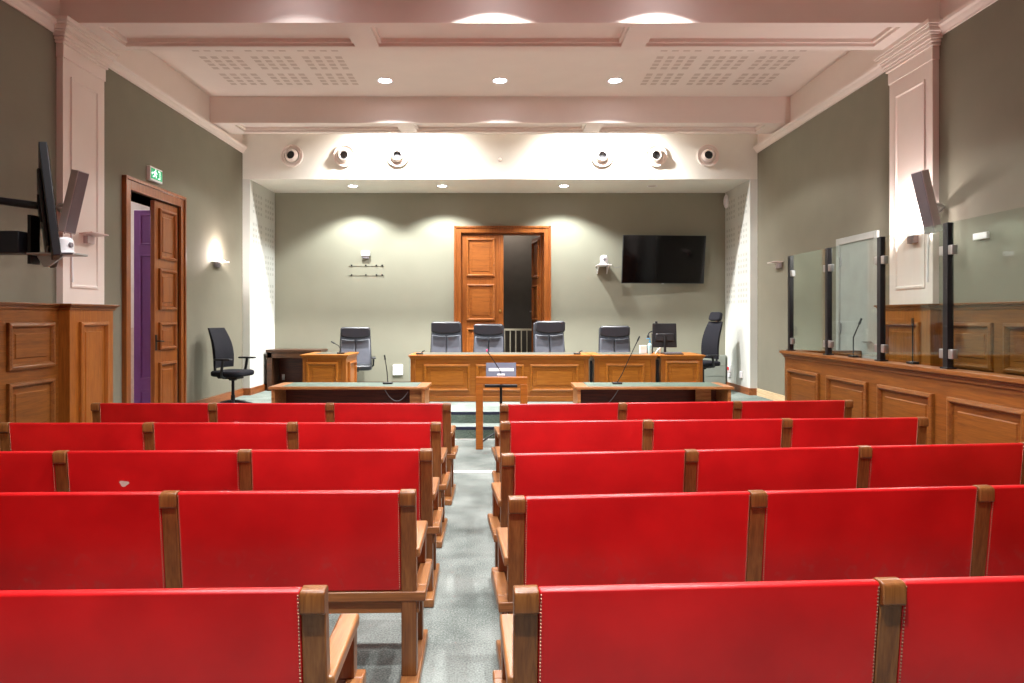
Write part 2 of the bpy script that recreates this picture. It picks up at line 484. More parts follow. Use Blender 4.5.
# baseboards
struct(MB().box(-4.285, -4.265, YF, YB, SZ, SZ + .12).build('baseboard_recess_left', SKIRT))
struct(MB().box(4.265, 4.285, YF, YB, SZ, SZ + .12).build('baseboard_recess_right', SKIRT))
struct(MB().box(-WX, -4.265, YF - .02, YF, SZ, SZ + .12).build('baseboard_jamb_left', SKIRT))
struct(MB().box(4.265, WX, YF - .02, YF, SZ, SZ + .12).build('baseboard_jamb_right', SKIRT))
struct(MB().box(-WX, -WX + .02, 9.62, YF - .02, SZ, SZ + .12).build('baseboard_left', SKIRT))
struct(MB().box(WX - .02, WX, 8.95, YF - .02, SZ, SZ + .12).build('baseboard_right', PALEW))
struct(MB().box(-4.26, -.86, YB - .02, YB, SZ, SZ + .11).box(.96, 4.26, YB - .02, YB, SZ, SZ + .11).build('baseboard_back', DKWOOD))

# ------------------------------------------------------------------ doors
# left door, on the side wall
d = struct(thing('door_1', None, None), 'tall double oak door in the left wall, one leaf open on a purple door')
c = MB()
for ya, yb, za, zb in ((7.99, 8.1, 0, DZ + .11), (9.38, 9.47, 0, DZ + .11), (8.1, 9.38, DZ, DZ + .11)):
    c.box(-WX - .02, -WX + .035, ya, yb, za, zb)
c.box(-WX - .02, -WX + .055, 7.965, 8.0, 0, DZ + .14).box(-WX - .02, -WX + .055, 9.46, 9.495, 0, DZ + .14).box(-WX - .02, -WX + .055, 7.965, 9.495, DZ + .11, DZ + .15)
c.build('door_casing', DOORZ, d, bevel=.006)
MB().box(-WX - .4, -WX - .02, 8.085, 8.1, 0, DZ).box(-WX - .4, -WX - .02, 9.38, 9.395, 0, DZ).box(-WX - .4, -WX - .02, 8.1, 9.38, DZ, DZ + .015).build('door_jamb', DOORZ, d)
leaf = MB().box(-WX - .07, -WX - .015, 8.75, 9.375, .01, DZ - .01).build('door_leaf', DOORZ, d, bevel=.004)
for za, zb in ((2.40, 3.06), (1.74, 2.28), (1.22, 1.58), (.25, 1.06)):
    MB().rings((-WX - .015, 8.845, za), (0, 1, 0), (0, 0, 1), .46, zb - za, PAN).build('panel', DOORZ, leaf)
hd = MB().box(-WX - .015, -WX - .008, 8.765, 8.805, 1.22, 1.42)
hd.tube([(-WX - .01, 8.785, 1.34), (-WX + .04, 8.785, 1.34), (-WX + .045, 8.87, 1.335)], .009)
hd.build('door_handle', BLACKM, leaf)
pl = MB().box(-4.97, -4.46, 9.27, 9.32, .0, DZ - .06).build('purple_leaf', PURPLE, d, bevel=.004)
for za, zb in ((2.62, 3.05), (.80, 2.50), (.16, .66)):
    MB().rings((-4.89, 9.27, za), (1, 0, 0), (0, 0, 1), .34, zb - za, [(0, 0), (0, .012), (.02, .016), (.035, .003)]).build('panel', PURPLE, pl)
# corridor beyond the left door
struct(MB().box(-7.2, -6.9, 6.5, 14.5, 1.45, 4).build('wall_corridor_left', CORR))
struct(MB().box(-7.2, -6.88, 6.5, 14.5, 0, 1.45).build('wall_corridor_dado', STONE))
struct(MB().box(-7.2, -WX - .4, 14.3, 14.5, 0, 4).build('wall_corridor_end', CORR))
struct(MB().box(-7.2, -WX - .4, 6.4, 6.5, 0, 4).build('wall_corridor_start', CORR))
struct(MB().box(-7.2, -WX - .4, 6.4, 14.5, -.1, 0).build('floor_corridor', STONE))
struct(MB().box(-7.2, -WX - .4, 6.4, 14.5, 4, 4.1).build('ceiling_corridor', CEILW))

# back door
d = struct(thing('door_2', None, None), 'tall double oak door in the back wall with its right leaf open')
c = MB()
for xa, xb, za, zb in ((BX0 - .11, BX0, SZ, BZ + .11), (BX1, BX1 + .11, SZ, BZ + .11), (BX0, BX1, BZ, BZ + .11)):
    c.box(xa, xb, YB - .035, YB + .02, za, zb)
c.box(BX0 - .13, BX0 - .09, YB - .055, YB + .02, SZ, BZ + .13).box(BX1 + .09, BX1 + .13, YB - .055, YB + .02, SZ, BZ + .13).box(BX0 - .13, BX1 + .13, YB - .055, YB + .02, BZ + .09, BZ + .13)
c.build('door_casing', DOORZ, d, bevel=.006)
MB().box(BX0 - .001, BX0 + .02, YB + .02, YB + .25, SZ, BZ).box(BX1 - .02, BX1 + .001, YB + .02, YB + .25, SZ, BZ).box(BX0, BX1, YB + .02, YB + .25, BZ - .02, BZ).build('door_jamb', DOORZ, d)
lx0, lx1 = BX0 + .02, .055
leaf = MB().box(lx0, lx1, YB + .03, YB + .085, SZ + .01, BZ - .03).build('door_leaf', DOORZ, d, bevel=.004)
MB().box(lx1 - .07, lx1 + .012, YB + .018, YB + .03, SZ + .01, BZ - .03).build('astragal', DOORZ, leaf, bevel=.004)
for za, zb in ((2.42, 3.15), (1.58, 2.28), (.48, 1.44)):
    MB().rings((lx0 + .085, YB + .03, za), (1, 0, 0), (0, 0, 1), .54, zb - za, PAN).build('panel', DOORX, leaf)
MB().lathe([(.012, 0), (.012, .03), (.026, .04), (.03, .055), (.02, .07), (.001, .074)], Matrix.Translation((lx1 - .05, YB + .03, 1.76)) @ Matrix.Rotation(R(90), 4, 'X'), 16).build('door_knob', BRASS, leaf)
M = Matrix.Translation((BX1 - .03, YB + .14, 0)) @ Matrix.Rotation(R(100), 4, 'Z')
leaf = MB().box(0, .76, -.03, .03, SZ + .01, BZ - .03, M).build('door_leaf', DOORZ, d, bevel=.004)
uu = (M.to_3x3() @ Vector((1, 0, 0)))
for za, zb in ((2.42, 3.15), (1.58, 2.28), (.48, 1.44)):
    MB().rings(M @ Vector((.65, .03, za)), -uu, (0, 0, 1), .54, zb - za, PAN).build('panel', DOORZ, leaf)
MB().tube([M @ Vector((.70, .03, 1.76)), M @ Vector((.70, .08, 1.76)), M @ Vector((.60, .085, 1.76))], .011).build('door_handle', CHROME, leaf)
# dark lobby beyond
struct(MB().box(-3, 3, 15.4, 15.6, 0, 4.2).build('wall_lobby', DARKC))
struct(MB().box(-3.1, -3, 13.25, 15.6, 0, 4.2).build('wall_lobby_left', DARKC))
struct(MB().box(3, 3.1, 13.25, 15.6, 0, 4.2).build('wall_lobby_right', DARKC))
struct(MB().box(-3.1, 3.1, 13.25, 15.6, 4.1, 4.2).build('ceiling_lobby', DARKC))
t = thing('stair_railing', 'cream metal stair railing with upright bars beyond the open back door', 'railing', (0, 14.1, SZ))
MB().box(-1.2, 1.0, -.02, .02, 1.06, 1.10).build('handrail', CREAMM, t)
MB().box(-1.2, 1.0, -.015, .015, .08, .11).build('bottom_rail', CREAMM, t)
k = -1.18
while k < 1.0:
    MB().box(k, k + .022, -.011, .011, .11 if k not in (-1.18,) else 0, 1.06).build('baluster', CREAMM, t)
    k += .115
MB().box(.96, 1.0, -.02, .02, 0, 1.06).build('post', CREAMM, t)

# right door behind the dock
d = struct(thing('door_3', None, None), 'plain grey door in the right wall behind the glass screen')
c = MB()
for ya, yb, za, zb in ((7.93, 8.0, 0, 2.66), (8.83, 8.90, 0, 2.66), (8.0, 8.83, 2.58, 2.66)):
    c.box(WX - .035, WX, ya, yb, za, zb)
c.build('door_frame', GDOOR, d, bevel=.004)
lf = MB().box(WX - .012, WX, 8.0, 8.83, .0, 2.58).build('door_leaf', GDOOR, d)
for z in (.6, 1.45, 2.3):
    MB().box(WX - .03, WX - .012, 8.80, 8.84, z, z + .12).build('hinge', CHROME, lf)
MB().tube([(WX - .012, 8.08, 1.35), (WX - .06, 8.08, 1.35), (WX - .06, 8.2, 1.35)], .01).build('door_handle', CHROME, lf)

# ------------------------------------------------------------------ lamps
def spot(x, y, z, power, deg=110, blend=.5, col=(.99, .985, .985), tilt=(0, 0), rad=.06):
    l = bpy.data.lights.new('spot_light', 'SPOT'); l.energy = power; l.spot_size = R(deg); l.spot_blend = blend
    l.color = col; l.shadow_soft_size = rad
    o = bpy.data.objects.new('spot_light', l); COL.objects.link(o); o.location = (x, y, z)
    o.rotation_euler = (R(tilt[0]), R(tilt[1]), 0)
    return o


dl = thing('downlight', 'round lit downlight', 'light')
MB().lathe([(.085, 0), (.095, -.004), (.11, -.008), (.115, -.003), (.115, 0)], None, 28, cap=False).build('trim_ring', WPLAS, dl)
MB().lathe([(.0005, -.001), (.088, -.001)], None, 28, cap=False).build('lens', LAMPE, dl)
dls = dl
first = [True]
def downlight(x, y, z, label, group, lit=True, scale=1):
    o = dls if first[0] else copy_tree(dls)
    first[0] = False
    o.location = (x, y, z); o.scale = (scale,) * 3
    tag(o, label, 'light', group)
    if not lit:
        for ch in o.children:
            if ch.name.startswith('lens'):
                ch.data = ch.data.copy(); ch.data.materials[0] = LAMPOFF
    return o

P2 = 330
for x, w in ((-1.63, 'leftmost'), (0, 'middle'), (1.63, 'rightmost')):
    downlight(x, 9.68, ZC - .001, 'lit round downlight in the coffered ceiling, %s of the row of three' % w, 'downlights in the coffer between the beams')
    spot(x, 9.68, ZC - .03, 170, 84, .5)
    spot(x, 9.68, ZC - .03, 200, 130, .15)
for x, w in ((-2.65, 'leftmost of the row of four'), (-1.04, 'second from left of the row of four'), (1.15, 'third from left of the row of four')):
    downlight(x, 12.3, SOF - .001, 'lit downlight under the recess header, ' + w, 'downlights under the recess header', scale=.85)
    spot(x, 12.3, SOF - .03, 270, 125, .4, (.95, 1, 1))
downlight(2.74, 12.3, SOF - .001, 'unlit downlight under the recess header above the wall screen', 'downlights under the recess header', False, .85)
for x, w in ((-1.66, 'left'), (1.74, 'right')):
    downlight(x, 11.24, ZC - .001, 'lit downlight in the slot before the header, above the %s air nozzles' % w, 'downlights in the slot before the header')
    spot(x, 11.22, ZC - .03, 1500, 150, 1.0, (1, .985, .97), (34, 0))
for y, xs in ((6.36, ((-2.0, .06), (-.07, 1), (1.57, 1))), (3.4, ((-1.9, .8), (-.07, 1), (1.7, .8))), (.5, ((-1.3, .35), (-.07, 1.2), (1.3, .4))), (-2.2, ((-.07, .25),))):
    for x, k in xs:
        downlight(x, y, ZC - .001, 'round downlight in the ceiling above the benches', 'downlights above the benches')
        spot(x, y, ZC - .03, 300 * k, 84, .7)
        spot(x, y, ZC - .03, 280 * k, 120, .15)


def point(x, y, z, e, col, rad=.05):
    l = bpy.data.lights.new('point_light', 'POINT'); l.energy = e; l.color = col; l.shadow_soft_size = rad
    o = bpy.data.objects.new('point_light', l); COL.objects.link(o); o.location = (x, y, z)
    return o

point(-5.8, 9.9, 3.7, 330, (1, .95, 1), .15)
point(.2, 14.8, 3.9, 60, (1, .9, .8), .1)  # unseen lamp added to brighten the lobby and its railing

# wall sconces: small box on the wall carrying a tilted plate
def sconce(s, X, y, label, lit, tiltd=0):
    t = thing('wall_sconce', label, 'light', (s * X, y, 2.42), 0 if s < 0 else math.pi, 'plate sconces on the side walls')
    MB().box(0, .05, -.06, .06, 0, .08).build('mount', DGPLAS if not lit else GPLAS, t, bevel=.004)
    M = Matrix.Translation((.0, 0, .085)) @ Matrix.Rotation(R(-tiltd), 4, 'Y')
    MB().box(.012, .15, -.15, .15, 0, .012, M).build('plate', SCONP if lit else FROST, t, bevel=.003)
    if lit:
        MB().box(.03, .10, -.07, .07, .012, .03, M).build('diffuser', SCON, t)
        point(s * (X - .11), y, 2.60, lit, (1, .88, .85), .04)
    return t

sconce(-1, WX, 10.6, 'lit sconce on the left wall between the tall door and the recess', 42)
sconce(-1, PX, 7.18, 'unlit sconce on the left pilaster below the tilted speaker', 0, 6)
sconce(1, PX, 7.15, 'lit sconce on the right pilaster above the glass screen', 60)
sconce(1, WX, 10.75, 'unlit sconce on the right wall beyond the glass screen', 0)

# ------------------------------------------------------------------ air nozzles on the header
def nozzle(x, label, ax, ay):
    t = thing('air_vent', label, 'air vent', (x, YF, 4.41), 0, 'round air nozzles on the header')
    RX = Matrix.Rotation(R(90), 4, 'X')
    MB().lathe([(.19, 0), (.193, .03), (.186, .038), (.170, .036), (.163, .016), (.140, .014), (.136, .030), (.128, .030), (.122, .004)], RX, 36, cap=False).build('flange', WHITE, t)
    M = RX @ Matrix.Rotation(R(ay), 4, 'Y') @ Matrix.Rotation(R(ax), 4, 'X')
    MB().lathe([(.116, .034), (.105, .06), (.09, .085), (.082, .10), (.073, .10), (.068, .03)], M, 32, cap=False).build('ball_nozzle', WHITE, t)
    MB().lathe([(.0005, .05), (.0715, .05)], M, 32, cap=False).build('opening', BPLAS, t)

names = ['first from the left wall', 'second from the left wall', 'third from the left wall', 'third from the right wall', 'second from the right wall', 'first from the right wall']
for (x, lab, ax, ay) in zip((-3.56, -2.66, -1.75, 1.75, 2.67, 3.56), names, (2, 0, -2, -6, -4, 0), (-4, 0, 2, -4, -6, -4)):
    nozzle(x, 'round white air nozzle on the header, ' + lab, -ax, ay)
t = thing('sensor', 'tiny round sensor in the middle of the white header', 'sensor', (0, YF, 4.35))
MB().lathe([(.035, 0), (.03, .02), (.012, .035), (.001, .036)], Matrix.Rotation(R(90), 4, 'X'), 20).build('dome', WHITE, t)
MB().lathe([(.042, 0), (.042, .006), (.03, .008)], Matrix.Rotation(R(90), 4, 'X'), 20).build('mount', LAMPOFF, t)

# ------------------------------------------------------------------ benches
PW = .068
LEAN = [(.10, .44), (0, .90)]
def yl(z): return .10 * (.90 - z) / .46 if z > .44 else .10

def make_bench(pitch, s, label, group):
    t = thing('courtroom_bench', label, 'bench', group=group)
    sg = lambda a, b: tuple(sorted((s * a, s * b)))
    BK = lambda z: .050 - .050 * (z - .43) / .47            # back line of the leaning post
    for i in range(4):
        x = s * i * pitch
        p = MB().prism([(.055, .05), (.125, .05), (.105, .43), (.044, .885), (.002, .885), (.05, .43)], 'X', x - PW / 2, x + PW / 2)
        p = p.build('post', BENZ, t, bevel=.004)
        MB().prism([(-.010, .826), (.002, .818), (.046, .826), (.046, .882), (.036, .889), (.008, .890), (-.004, .885), (-.010, .873)], 'X', x - PW / 2 - .001, x + PW / 2 + .001).build('cap', BENZ, p, bevel=.004, seg=3)
        MB().box(x - .03, x + .03, .395, .455, .05, .385).build('leg', BENZ, t, bevel=.004)
        xo = x - s * .012 if i == 0 else x
        MB().box(min(x, xo) - .036, max(x, xo) + .036, -.055, .52, 0, .05).build('runner', BENY, t, bevel=.008)
    a, b = sg(-.074, 3 * pitch + .074)
    MB().box(a, b, .045, .125, .385, .43).build('rear_rail', BENX, t, bevel=.006)
    MB().box(a + .03, b - .03, .07, .095, .325, .385).build('rear_apron', BENX, t, bevel=.003)
    MB().box(a, b, .405, .465, .385, .43).build('front_rail', BENX, t, bevel=.006)
    for e in (-.074, 3 * pitch + .016):
        c, dd = sg(e, e + .058)
        MB().box(c, dd, .125, .405, .386, .43).build('side_rail', BENY, t, bevel=.005)
    for i in range(3):
        xa, xb = sg(i * pitch + PW / 2, (i + 1) * pitch - PW / 2)
        bk = MB().prism([(BK(.432), .432), (BK(.876), .876), (BK(.876) + .004, .887), (.034, .887), (.046, .876), (.105, .432)], 'X', xa + .001, xb - .001).build('backrest', RED, t, bevel=.008, seg=3)
        for xe in (xa + .007, xb - .007):
            nl = MB()
            n = 42
            for k in range(n):
                z = .44 + (.872 - .44) * k / (n - 1)
                y = BK(z)
                q = .0034
                vs = [nl.bm.verts.new((xe + q * math.cos(g), y - .0002, z + q * math.sin(g))) for g in (0, 1.047, 2.094, 3.14159, 4.189, 5.236)]
                tp = nl.bm.verts.new((xe, y - .0032, z + .0005))
                for g in range(6): nl.bm.faces.new((vs[g], vs[(g + 1) % 6], tp))
            nl.build('nail_trim', NAILM, bk)
        MB().box(xa + .004, xb - .004, .127, .403, .39, .455).build('seat_cushion', RED, t, bevel=.015, seg=3)
    for e, i in ((-.05, 0), (3 * pitch - .018, 3)):
        c, dd = sg(e, e + .068)
        MB().box(c, dd, .05, .47, .58, .622).build('armrest', BENY, t, bevel=.008)
        c, dd = sg(e + .006, e + .062)
        MB().box(c, dd, .395, .455, .43, .58).build('arm_support', BENZ, t, bevel=.004)
    return t

LROWS = [(-.470, 6.03, 0), (-.462, 4.925, .4), (-.425, 3.925, 1.6), (-.404, 2.987, 1.4), (-.523, 1.904, 1.8)]
RROWS = [(.035, 5.96, 5.2), (.038, 4.97, 3.6), (.044, 3.79, 6.0), (.072, 2.878, 5.0), (.074, 1.904, 3.2)]
ordn = ['front row nearest the lawyers\' tables', 'second row from the front', 'middle row', 'fourth row from the front', 'rearmost row']
for s, rows, pitch, side in ((-1, LROWS, 1.035, 'left'), (1, RROWS, 1.058, 'right')):
    proto = None
    for k, (x, y, rot) in enumerate(rows):
        lab = 'red leather bench with wooden posts %s of the aisle, %s' % (side, ordn[k])
        if proto is None:
            proto = b = make_bench(pitch, s, lab, 'red benches %s of the aisle' % side)
        else:
            b = copy_tree(proto); b['label'] = lab
        b.location = (x, y, 0); b.rotation_euler = (0, 0, R(rot))
        if s < 0 and k == 2:
            bks = sorted([c for c in b.children if c.name.startswith('backrest')], key=lambda c: -c.bound_box[0][0])
            y1, z1 = .050 - .050 * (.700 - .43) / .47, .700
            m = MB()
            pts = []
            for g in range(14):
                a = 2 * math.pi * g / 14
                r = .021 * (1 + .22 * math.sin(3 * a + .6))
                pts.append((-1.72 + r * 1.25 * math.cos(a), y1 - .0015 - (r * math.sin(a)) * .085, z1 + r * .8 * math.sin(a)))
            m.poly(pts); m.build('torn_sticker', PAPER, bks[1])

# ------------------------------------------------------------------ dock with glass screen
DX = 3.5
t = thing('dock_enclosure', 'long oak panelled dock along the right wall carrying the glass screen', 'dock', (DX, 8.39, 0))
DL = 8.39 - Y0 - .4
MB().box(.0, .06, -DL, 0, 0, 1.17).build('front_wall', OAKY, t)
MB().box(.06, WX - DX - .02, -.06, 0, 0, 1.17).build('end_wall', OAKX, t)
y = -.12
while y - .84 > -DL:
    MB().rings((0, y, .24), (0, -1, 0), (0, 0, 1), .80, .79, PAN).build('panel', OAKY, t)
    y -= .985
c = MB()
for z0, z1, p in ((1.155, 1.185, .015), (1.185, 1.205, .03), (1.205, 1.24, .05)):
    c.box(-p, .13, -DL, p, z0, z1).box(.13, WX - DX - .02, -.1, p, z0, z1)
c.build('ledge', OAKY, t, bevel=.004)
MB().box(-.015, 0, -DL, .0, 0, .14).build('plinth', OAKY, t, bevel=.004)
MB().box(.13, .46, -DL, -.1, 1.14, 1.165).build('writing_shelf', MAHO, t)
MB().box(.13, WX - DX - .15, -DL, -.1, .0, .3).build('dock_floor', CARPETS, t)

GP = [8.34, 7.38, 6.36, 5.41, 4.44]
gs = thing('glass_screen', 'tall clear glass screen between black posts along the top of the oak dock', 'glass screen', (DX + .05, 8.34, 1.2405))
for i, y in enumerate(GP[:4]):
    dy = y - 8.34
    p = MB().box(-.025, .025, dy - .03, dy + .03, 0, 1.155).build('post', BLACKM, gs, bevel=.004)
    p['label'] = 'black metal post'
    MB().box(-.04, .04, dy - .045, dy + .045, 0, .012).build('foot_plate', BLACKM, p, bevel=.002)
    for z in (.08, .90):
        for sg in (-1, 1):
            if i == 0 and sg > 0: continue
            a, b = sorted((sg * .028, sg * .082))
            MB().box(-.022, .022, dy + a, dy + b, z, z + .075).build('clamp', CHROME, p, bevel=.005)
for i in range(4):
    MB().box(-.005, .005, GP[i + 1] + .04 - 8.34, GP[i] - .04 - 8.34, .03, 1.155).build('pane', GLASS, gs)


def gooseneck(name, loc, pts, label, group, r=.006, tip=.012, tipmat=None, base=(.06, .05), parent=None):
    t = thing(name, label, 'microphone', loc, 0, group)
    bx, by = base
    MB().box(-bx, bx, -by, by, 0, .022).build('base', BPLAS, t, bevel=.006)
    pts = [(0, 0, .02)] + list(pts)
    MB().tube(pts, r, 8).build('gooseneck', BLACKM, t)
    a, b = Vector(pts[-2]), Vector(pts[-1]); dirn = (b - a).normalized()
    MB().tube([b - dirn * .005, b + dirn * .03, b + dirn * .06], tip, 10, r1=tip * .8).build('capsule', tipmat or BPLAS, t)
    return t

gooseneck('desk_microphone', (DX + .095, 6.95, 1.2405), [(0, .0, .2), (.06, 0, .34)], 'thin gooseneck microphone on the dock ledge before the grey door', 'gooseneck microphones', base=(.03, .05))
gooseneck('desk_microphone', (DX + .095, 5.95, 1.2405), [(0, .0, .2), (0, 0, .34)], 'thin gooseneck microphone on the dock ledge before the right pilaster', 'gooseneck microphones', base=(.03, .05))

# ------------------------------------------------------------------ lawyers' tables
def lawyer_table(x0, label):
    W = 2.0
    t = thing('lawyer_table', label, 'table', (x0, 8.6, 0), 0, 'low tables before the steps')
    MB().box(0, W, 0, .60, .735, .77).build('tabletop', TABW, t, bevel=.006)
    MB().box(.16, W - .13, .03, .57, .7705, .773).build('inlay', INLAY, t)
    MB().box(.03, .07, .03, .57, 0, .735).build('side_panel', TABW, t, bevel=.003)
    MB().box(W - .07, W - .03, .03, .57, 0, .735).build('side_panel', TABW, t, bevel=.003)
    MB().box(.07, W - .07, .50, .525, .12, .735).build('modesty_panel', MAHO, t)
    return t
t = lawyer_table(-2.92, 'low open-backed wooden table with green inlay, left of the lectern')
MB().box(1.77, 1.93, .10, .12, 0, .735).build('leg_board', TABW, t)
t = lawyer_table(.95, 'low open-backed wooden table with green inlay, right of the lectern')
MB().box(1.60, 1.80, .30, .32, 0, .735).build('leg_board', TABW, t)
gooseneck('desk_microphone', (-1.47, 8.95, .773), [(-.01, 0, .16), (-.035, 0, .32)], 'silver gooseneck microphone on the left low table', 'gooseneck microphones')
gooseneck('desk_microphone', (1.535, 8.95, .773), [(.06, 0, .12), (.16, 0, .34), (.27, 0, .57)], 'long leaning gooseneck microphone on the right low table', 'gooseneck microphones')
def cable(pts, label, name='cable'):
    o = MB().tube(pts, .005, 6).build(name, GPLAS); tag(o, label, 'cable'); return o
def catenary(a, b, sag, n=12):
    a, b = Vector(a), Vector(b)
    return [a.lerp(b, i / n) - Vector((0, 0, sag * 4 * (i / n) * (1 - i / n))) for i in range(n + 1)]
cable(catenary((-1.46, 8.66, .728), (-1.17, 8.68, .70), .13), 'thin cable looping under the left low table')
cable(catenary((1.50, 8.66, .728), (1.2, 8.9, .50), .10), 'thin cable hanging under the right low table')

# ------------------------------------------------------------------ lectern
t = thing('witness_stand', 'plain wooden arch-shaped witness bar at the end of the aisle', 'stand', (0, 8.55, 0))
a, b = fx(476, 8.55), fx(527.3, 8.55)
LT = .90
for x0 in (a, b - .088):
    MB().box(x0, x0 + .088, -.05, .05, 0, LT - .088).build('leg', LECW, t, bevel=.004)
MB().prism([(a, LT), (b, LT), (b, LT - .088), (b - .088, LT - .088), (a + .088, LT - .088), (a, LT - .088)], 'Y', -.05, .05).build('top_bar', LECW, t, bevel=.004)
t = thing('music_stand', 'black stand behind the wooden bar holding a tilted blue-grey board', 'stand', (fx(501, 8.85), 8.85, 0))
MB().tube([(0, 0, .10), (0, 0, .86)], .018, 12).build('pole', BLACKM, t)
for g in (200, 320, 80):
    MB().tube([(0, 0, .2), (.32 * math.cos(R(g)), .28 * math.sin(R(g)), .012)], .012, 8).build('foot', BLACKM, t)
MB().box(-.21, .21, -.06, .07, .742, .775).build('tray', BLACKM, t, bevel=.003)
Mb = Matrix.Translation((0, -.05, .85)) @ Matrix.Rotation(R(-22), 4, 'X')
bd = MB().box(-.195, .195, -.008, .008, .0, .22, Mb).build('board', GREYB, t, bevel=.003)
MB().box(-.16, .165, -.0095, -.007, .105, .145, Mb).build('white_strip', WPLAS, bd)
mk = thing('desk_microphone', 'gooseneck microphone with pink tip clipped to the blue-grey board', 'microphone', (fx(501, 8.7), 8.70, .905), 0, 'gooseneck microphones')
MB().box(-.05, .05, -.03, .03, 0, .02).build('base', WPLAS, mk, bevel=.004)
MB().tube([(0, 0, .015), (-.01, 0, .06), (-.08, 0, .17), (-.17, 0, .30)], .005, 8).build('gooseneck', BLACKM, mk)
MB().ball((-.18, 0, .318), .013, 1, 1, 1.4).build('foam_tip', PINK, mk)
# ledge carrying the microphone is the stand's board foot
bpy.data.objects[mk.name].location.z = .905

# ------------------------------------------------------------------ judges' desks
DT = 1.046 - SZ
def desk(name, x0, x1, y0, depth, panels, label, inlay=True, plinth=True, side=False, group='oak desks on the platform'):
    t = thing(name, label, 'desk', (x0, y0, SZ), 0, group)
    W = x1 - x0
    MB().box(0, W, .03, .07, 0, DT - .035).build('front_board', OAKX, t)
    for a in (0, W - .04):
        MB().box(a, a + .04, .07, depth - .03, 0, DT - .035).build('side_panel', OAKZ, t)
    for a in (.0, W - .075):
        MB().box(a, a + .075, .012, .03, .0, DT - .05).build('stile', OAKZ, t, bevel=.003)
    for pa, pb, za, zb in panels:
        MB().rings((pa - x0, .03, za - SZ), (1, 0, 0), (0, 0, 1), pb - pa, zb - za, PAN).build('panel', OAKX, t)
    c = MB()
    for z0, z1, p in ((DT - .06, DT - .04, .012), (DT - .04, DT - .022, .022), (DT - .022, DT, .035)):
        c.box(-p, W + p, .012 - p, depth, z0, z1)
    c.build('desktop', OAKX, t, bevel=.004)
    if inlay: MB().box(.12, W - .12, .16, depth - .08, DT + .0003, DT + .003).build('inlay', DINLAY, t)
    if plinth: MB().box(-.01, W + .01, -.008, .03, 0, .085).build('plinth', OAKX, t, bevel=.006)
    if side:
        MB().rings((W, .16, .12), (0, 1, 0), (0, 0, 1), depth - .32, DT - .25, PAN).build('panel', OAKZ, t)
    return t

YD = 10.83
desk('judge_desk', -1.42, 1.41, YD, .85, [(fx(423.5, YD), fx(470, YD), .465, .90), (fx(475.5, YD), fx(524, YD), .465, .90), (fx(530, YD), fx(579, YD), .465, .90)], 'long oak desk with three raised panels in the middle of the platform')
desk('judge_desk', 1.50, 2.47, YD, .85, [(fx(606, YD), fx(645, YD), .465, .91)], 'oak desk with one panel and a sanitiser bottle on it')
desk('judge_desk', 2.56, 3.22, YD, .85, [(fx(665.5, YD), fx(700, YD), .41, .955)], 'small oak desk at right end carrying the computer monitor', inlay=False)
desk('judge_desk', -3.17, -2.47, 10.95, .85, [(fx(306, 10.95), fx(338, 10.95), .43, .925)], 'oak desk standing alone on the left side of the platform', side=True)
o = MB().tube([(1.455, YD + .06, SZ), (1.455, YD + .06, .90), (1.455, YD + .06, .955)], .022, 12, r1=.020).build('cable_cover', BLACKM)
tag(o, 'black upright cable cover in the gap right of the long desk', 'cable cover')
o = MB().box(2.495, 2.535, YD + .06, YD + .10, SZ, .97).build('cable_cover', BLACKM, bevel=.006)
tag(o, 'black upright strip in the gap left of the small end desk', 'cable cover')

# dark console at the left
t = thing('console_table', 'dark brown open console against the left side of the recess', 'console', (-4.24, 12.35, SZ))
MB().box(0, 1.0, 0, .5, .70, .745).build('top', DKWOOD, t, bevel=.005)
MB().box(.01, .99, .01, .03, .60, .70).build('apron', DKWOOD, t)
MB().box(.02, .11, .01, .49, 0, .70).build('side_panel', DKWOOD, t, bevel=.003)
MB().box(.89, .98, .01, .49, 0, .70).build('side_panel', DKWOOD, t, bevel=.003)
MB().box(.11, .89, .44, .47, 0, .70).build('back_panel', MAHO, t)
MB().box(.11, .89, .02, .44, .05, .08).build('bottom_shelf', DKWOOD, t)
for x, z, nm in ((.16, .16, 'small white socket inside the dark console, low at left'), (.55, .42, 'small white socket inside the dark console, higher up')):
    o = MB().box(-4.24 + x, -4.24 + x + .05, 12.775, 12.788, SZ + z, SZ + z + .11).build('wall_socket', WPLAS, bevel=.003)
    tag(o, nm, 'socket')

# ------------------------------------------------------------------ chairs
def star_base(t, seat_z, mat=BPLAS):
    MB().lathe([(.03, .09), (.03, .20), (.022, .2), (.022, seat_z - .05), (.06, seat_z - .045), (.06, seat_z - .01)], None, 16).build('gas_column', BLACKM, t)
    for k in range(5):
        a = 2 * math.pi * k / 5 + .3
        M = Matrix.Rotation(a, 4, 'Z')
        MB().prism([(.02, .07), (.02, .13), (.08, .125), (.28, .085), (.28, .06), (.08, .075)], 'Y', -.022, .022, M).build('base_spoke', mat, t, bevel=.006)
        c = MB()
        for q in (-.018, .018):
            Mw = M @ Matrix.Translation((.265, q, .03)) @ Matrix.Rotation(R(90), 4, 'X')
            c.lathe([(.001, -.01), (.026, -.01), (.03, -.006), (.03, .006), (.026, .01), (.001, .01)], Mw, 14)
        c.box(.255, .275, -.012, .012, .03, .065, M)
        c.build('caster', BPLAS, t)


def rounded(w0, w1, h, r=.05, n=5):
    """outline (x, z): bottom width w0, top width w1, height h, rounded corners"""
    P = []
    for cx, cz, a0 in ((w0 / 2 - r, r, -90), (w1 / 2 - r, h - r, 0), (-w1 / 2 + r, h - r, 90), (-w0 / 2 + r, r, 180)):
        for k in range(n + 1):
            a = R(a0 + 90 * k / n); P.append((cx + r * math.cos(a), cz + r * math.sin(a)))
    return P


